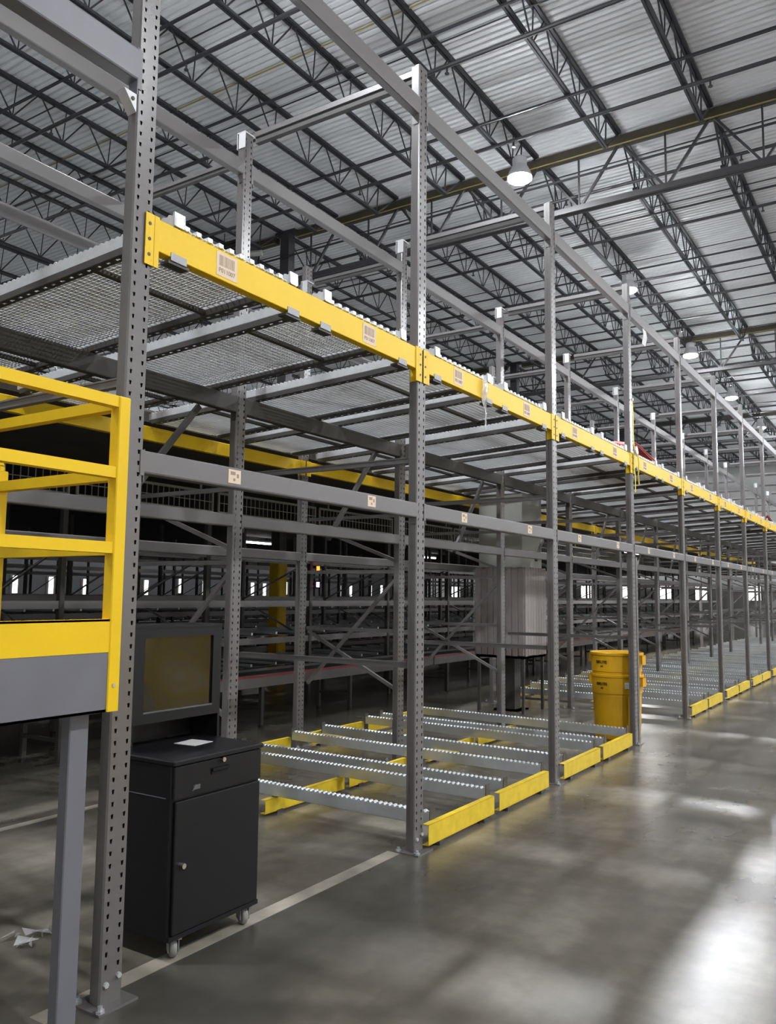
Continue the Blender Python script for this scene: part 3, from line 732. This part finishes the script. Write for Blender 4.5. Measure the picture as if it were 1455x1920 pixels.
# floor marks and litter
tag(MB().box(-.185, -.085, -.25, 2.42, .0, .0012).obj('floor_line', 'scar'), 'worn tan stripe on the floor along the rack posts', 'floor line')
tag(MB().box(-2.79, -2.71, -.6, 2.35, .0, .0012).obj('floor_line', 'scar'), 'faint tan stripe on the floor behind the landing leg', 'floor line')
cr = MB(); random.seed(3)
for k in range(16):
    a0 = random.uniform(0, 6.28); r0 = random.uniform(.02, .11)
    p0 = (r0 * math.cos(a0), 1.5 * r0 * math.sin(a0), random.uniform(.004, .05)); p1 = (p0[0] + random.uniform(-.07, .07), p0[1] + random.uniform(-.09, .09), random.uniform(.002, .03)); p2 = (p0[0] + random.uniform(-.07, .07), p0[1] + random.uniform(-.07, .07), random.uniform(.0, .02))
    q = [(x + .001, y + .001, z + .002) for x, y, z in (p0, p1, p2)]
    cr.add([p0, p1, p2] + q, [(0, 1, 2), (5, 4, 3), (0, 3, 4, 1), (1, 4, 5, 2), (2, 5, 3, 0)])
tag(cr.obj('crumpled_plastic', 'shrink', None, (-.84, .18, 0)), 'crumpled clear plastic scrap on the floor behind the landing leg', 'litter')

# ================================================================== BEHIND THE FRONT RACK
t = thing('mezzanine_floor', 'dark mezzanine floor behind the front rack seen from below', 'mezzanine')
MB().box(-33, -3.32, -6, 62, 3.36, 3.46).obj('underside', 'mezz', t); MB().box(-33, -3.32, -6, 62, 3.46, 3.48).obj('bounce_top', 'bounce_top', t)  # upper box is the added pale layer for bounce light
# deep shelving bays under the mezzanine
SP = MB().box(-.035, .035, -.035, .035, 0, 3.35).mesh('post', 'darkbeam')
def shelving(x, depth, levels, y0, n, name, phrase):
    fb = {}
    bm_ = MB().box(-.025, .025, .035, B - .035, -.05, .05).mesh('beam', 'post'); ln = MB().box(-depth, 0, -.02, .02, -.02, .02).mesh('flow_track', 'galv')
    sh = MB().box(-depth + .03, -.03, .05, B - .05, -.012, 0).mesh('shelf', 'darkbeam')
    dg = MB().bar((0, 0, .9), (-depth, 0, 1.6), .025, .025).bar((-depth, 0, 1.6), (0, 0, 2.3), .025, .025).mesh('brace', 'post')
    for i in range(n):
        t = thing(name, phrase + (', %s from the left' % ORD[i]), 'shelving', (x, y0 + i * B, 0), None, phrase)
        for px in (0, -depth): put('post', SP, t, (px, 0, 0))
        put('brace', dg, t)
        for k, z in enumerate(levels):
            put('beam', bm_, t, (0, 0, z)); put('beam', bm_, t, (-depth, 0, z + .06))
            if z < 1.5:
                put('shelf', sh, t, (0, 0, z + .09))
                for q in (.45, 1.05, 1.65, 2.2): put('flow_track', ln, t, (0, q, z + .115))
shelving(-6.2, 1.6, (.45, .95, 1.55, 2.30), 1.6, 17, 'flow_shelving', 'grey flow shelving bay beyond the inner aisle')
shelving(-10.8, 1.6, (.35, .80, 1.25, 1.55, 2.35), 1.2, 19, 'flow_shelving', 'grey flow shelving bay in the middle row under the mezzanine')
shelving(-16.5, 1.6, (.35, .80, 1.25, 2.35), 2.9, 18, 'flow_shelving', 'grey flow shelving bay in the back row under the mezzanine')
shelving(-23.5, 1.6, (.35, .80, 1.25, 2.35), 6.3, 19, 'flow_shelving', 'grey flow shelving bay by the far wall under the mezzanine')
# wire mesh strips along the mezzanine edge
ms = MB()
for k in range(24): ms.box(-.004, .004, .08 + .10 * k, .09 + .10 * k, 2.95, 3.22)
for z in (2.95, 3.085, 3.22): ms.box(-.004, .004, .06, B - .06, z - .006, z + .006)
MSH = ms.mesh('wire_grid', 'mesh')
MFR = MB().box(-.012, .012, .05, B - .05, 3.22, 3.25).box(-.012, .012, .05, B - .05, 2.92, 2.95).box(-.012, .012, .05, .075, 2.95, 3.22).box(-.012, .012, B - .075, B - .05, 2.95, 3.22).mesh('frame', 'mesh')
for i in range(12):
    t = thing('mesh_panel', 'pale wire mesh panel hung high beyond the inner aisle, %s from the left' % ORD[i], 'mesh panel', (-6.06, 1.6 + i * B, 0), None, 'wire mesh panels')
    stuff(put('wire_grid', MSH, t)); put('frame', MFR, t)
    MB().box(-.01, .01, .3, .33, 3.25, 3.36).box(-.01, .01, B - .33, B - .3, 3.25, 3.36).obj('hanger', 'mesh', t)
# belt conveyor down the inner aisle
CBL = 5.0
for i in range(6):
    t = thing('belt_conveyor', 'dark belt conveyor section in the inner aisle, %s from the left' % ORD[i], 'conveyor', (-4.75, .4 + i * (CBL + .03), 0), None, 'conveyor sections')
    MB().box(-.30, .30, 0, CBL, .60, .625).obj('belt', 'belt', t)
    MB().box(.30, .335, 0, CBL, .50, .66).obj('side_rail', 'post', t); MB().box(-.335, -.30, 0, CBL, .50, .66).obj('side_rail', 'post', t)
    MB().box(.335, .342, 0, CBL, .63, .655).obj('edge_strip', 'redtrim', t)
    for yq in (.5, 2.5, 4.5):
        MB().box(-.32, -.27, yq, yq + .05, 0, .50).box(.27, .32, yq, yq + .05, 0, .50).box(-.27, .27, yq + .01, yq + .04, .2, .24).obj('leg_stand', 'darkbeam', t)
# yellow column guard, lamps and signals in the depth
t = thing('column_guard', 'yellow column guard around a building column under the mezzanine', 'column guard', (-9.15, 11.75, 0))
MB().cbox(-.15, .15, -.15, .15, 0, 2.45, .03).obj('guard', 'yellow', t); MB().box(-.12, .12, -.12, .12, 2.45, 3.35).obj('shaft', 'darkbeam', t)
for k, (x, y, z, m, lab) in enumerate(((-6.16, 9.30, 2.12, 'orange', 'small glowing orange signal light on the inner shelving'), (-6.16, 9.30, 1.84, 'pink', 'small glowing pink signal light below the orange one'))):
    t = thing('signal_light', lab, 'signal light', (x, y, z))
    MB().tube((.02, 0, 0), (.02, 0, .09), .028, 12).obj('lens', m, t); MB().tube((.02, 0, -.02), (.02, 0, 0), .032, 12).obj('base', 'blackhole', t); MB().box(-.02, .0, -.02, .02, -.02, .06).obj('bracket', 'darkbeam', t)
t = thing('panel_lamp', 'bright white panel lamp under the mezzanine seen past the doubled post', 'lamp', (-4.45, 23.8, 3.10))
MB().box(-.45, .45, -.7, .7, .05, .12).obj('housing', 'housing', t); MB().box(-.42, .42, -.67, .67, 0, .049).obj('diffuser', 'panellamp', t); MB().box(-.02, .02, -.5, .5, .12, .26).obj('hanger', 'darkbeam', t)
for k, (x, y) in enumerate(((-8.6, 20), (-8.6, 30), (-13.6, 16), (-13.6, 26), (-13.6, 36), (-20, 22), (-20, 34), (-4.6, 36), (-8.6, 42), (-20, 46), (-29, 20), (-29, 32), (-29, 44))):  # strip lamps added to light the space under the mezzanine faintly
    t = thing('fill_strip_lamp', 'small white strip lamp added as fill under the mezzanine, %s outward' % ORD[k], 'lamp', (x, y, 3.18), None, 'strip lamps added under the mezzanine')
    MB().box(-.06, .06, -.6, .6, .05, .11).obj('housing', 'housing', t); MB().box(-.05, .05, -.58, .58, 0, .049).obj('tube', 'filllamp', t)
    MB().box(-.01, .01, -.4, -.38, .11, .18).box(-.01, .01, .38, .4, .11, .18).obj('hanger', 'darkbeam', t)
# unseen yellow barrier added across the aisle for its reflection in the cabinet screen
t = thing('reflection_barrier', 'unseen yellow barrier added across the aisle for the monitor reflection', 'barrier', (6.2, 2.5, 0))
for k in range(4): MB().cbox(-.06, .06, 2.2 * k - .06, 2.2 * k + .06, 0, 1.12, .01).obj('post', 'yellow', t)
for z in (.18, .55, .92): MB().box(-.075, -.06, -.1, 6.7, z - .14, z + .14).obj('rail', 'yellow', t)
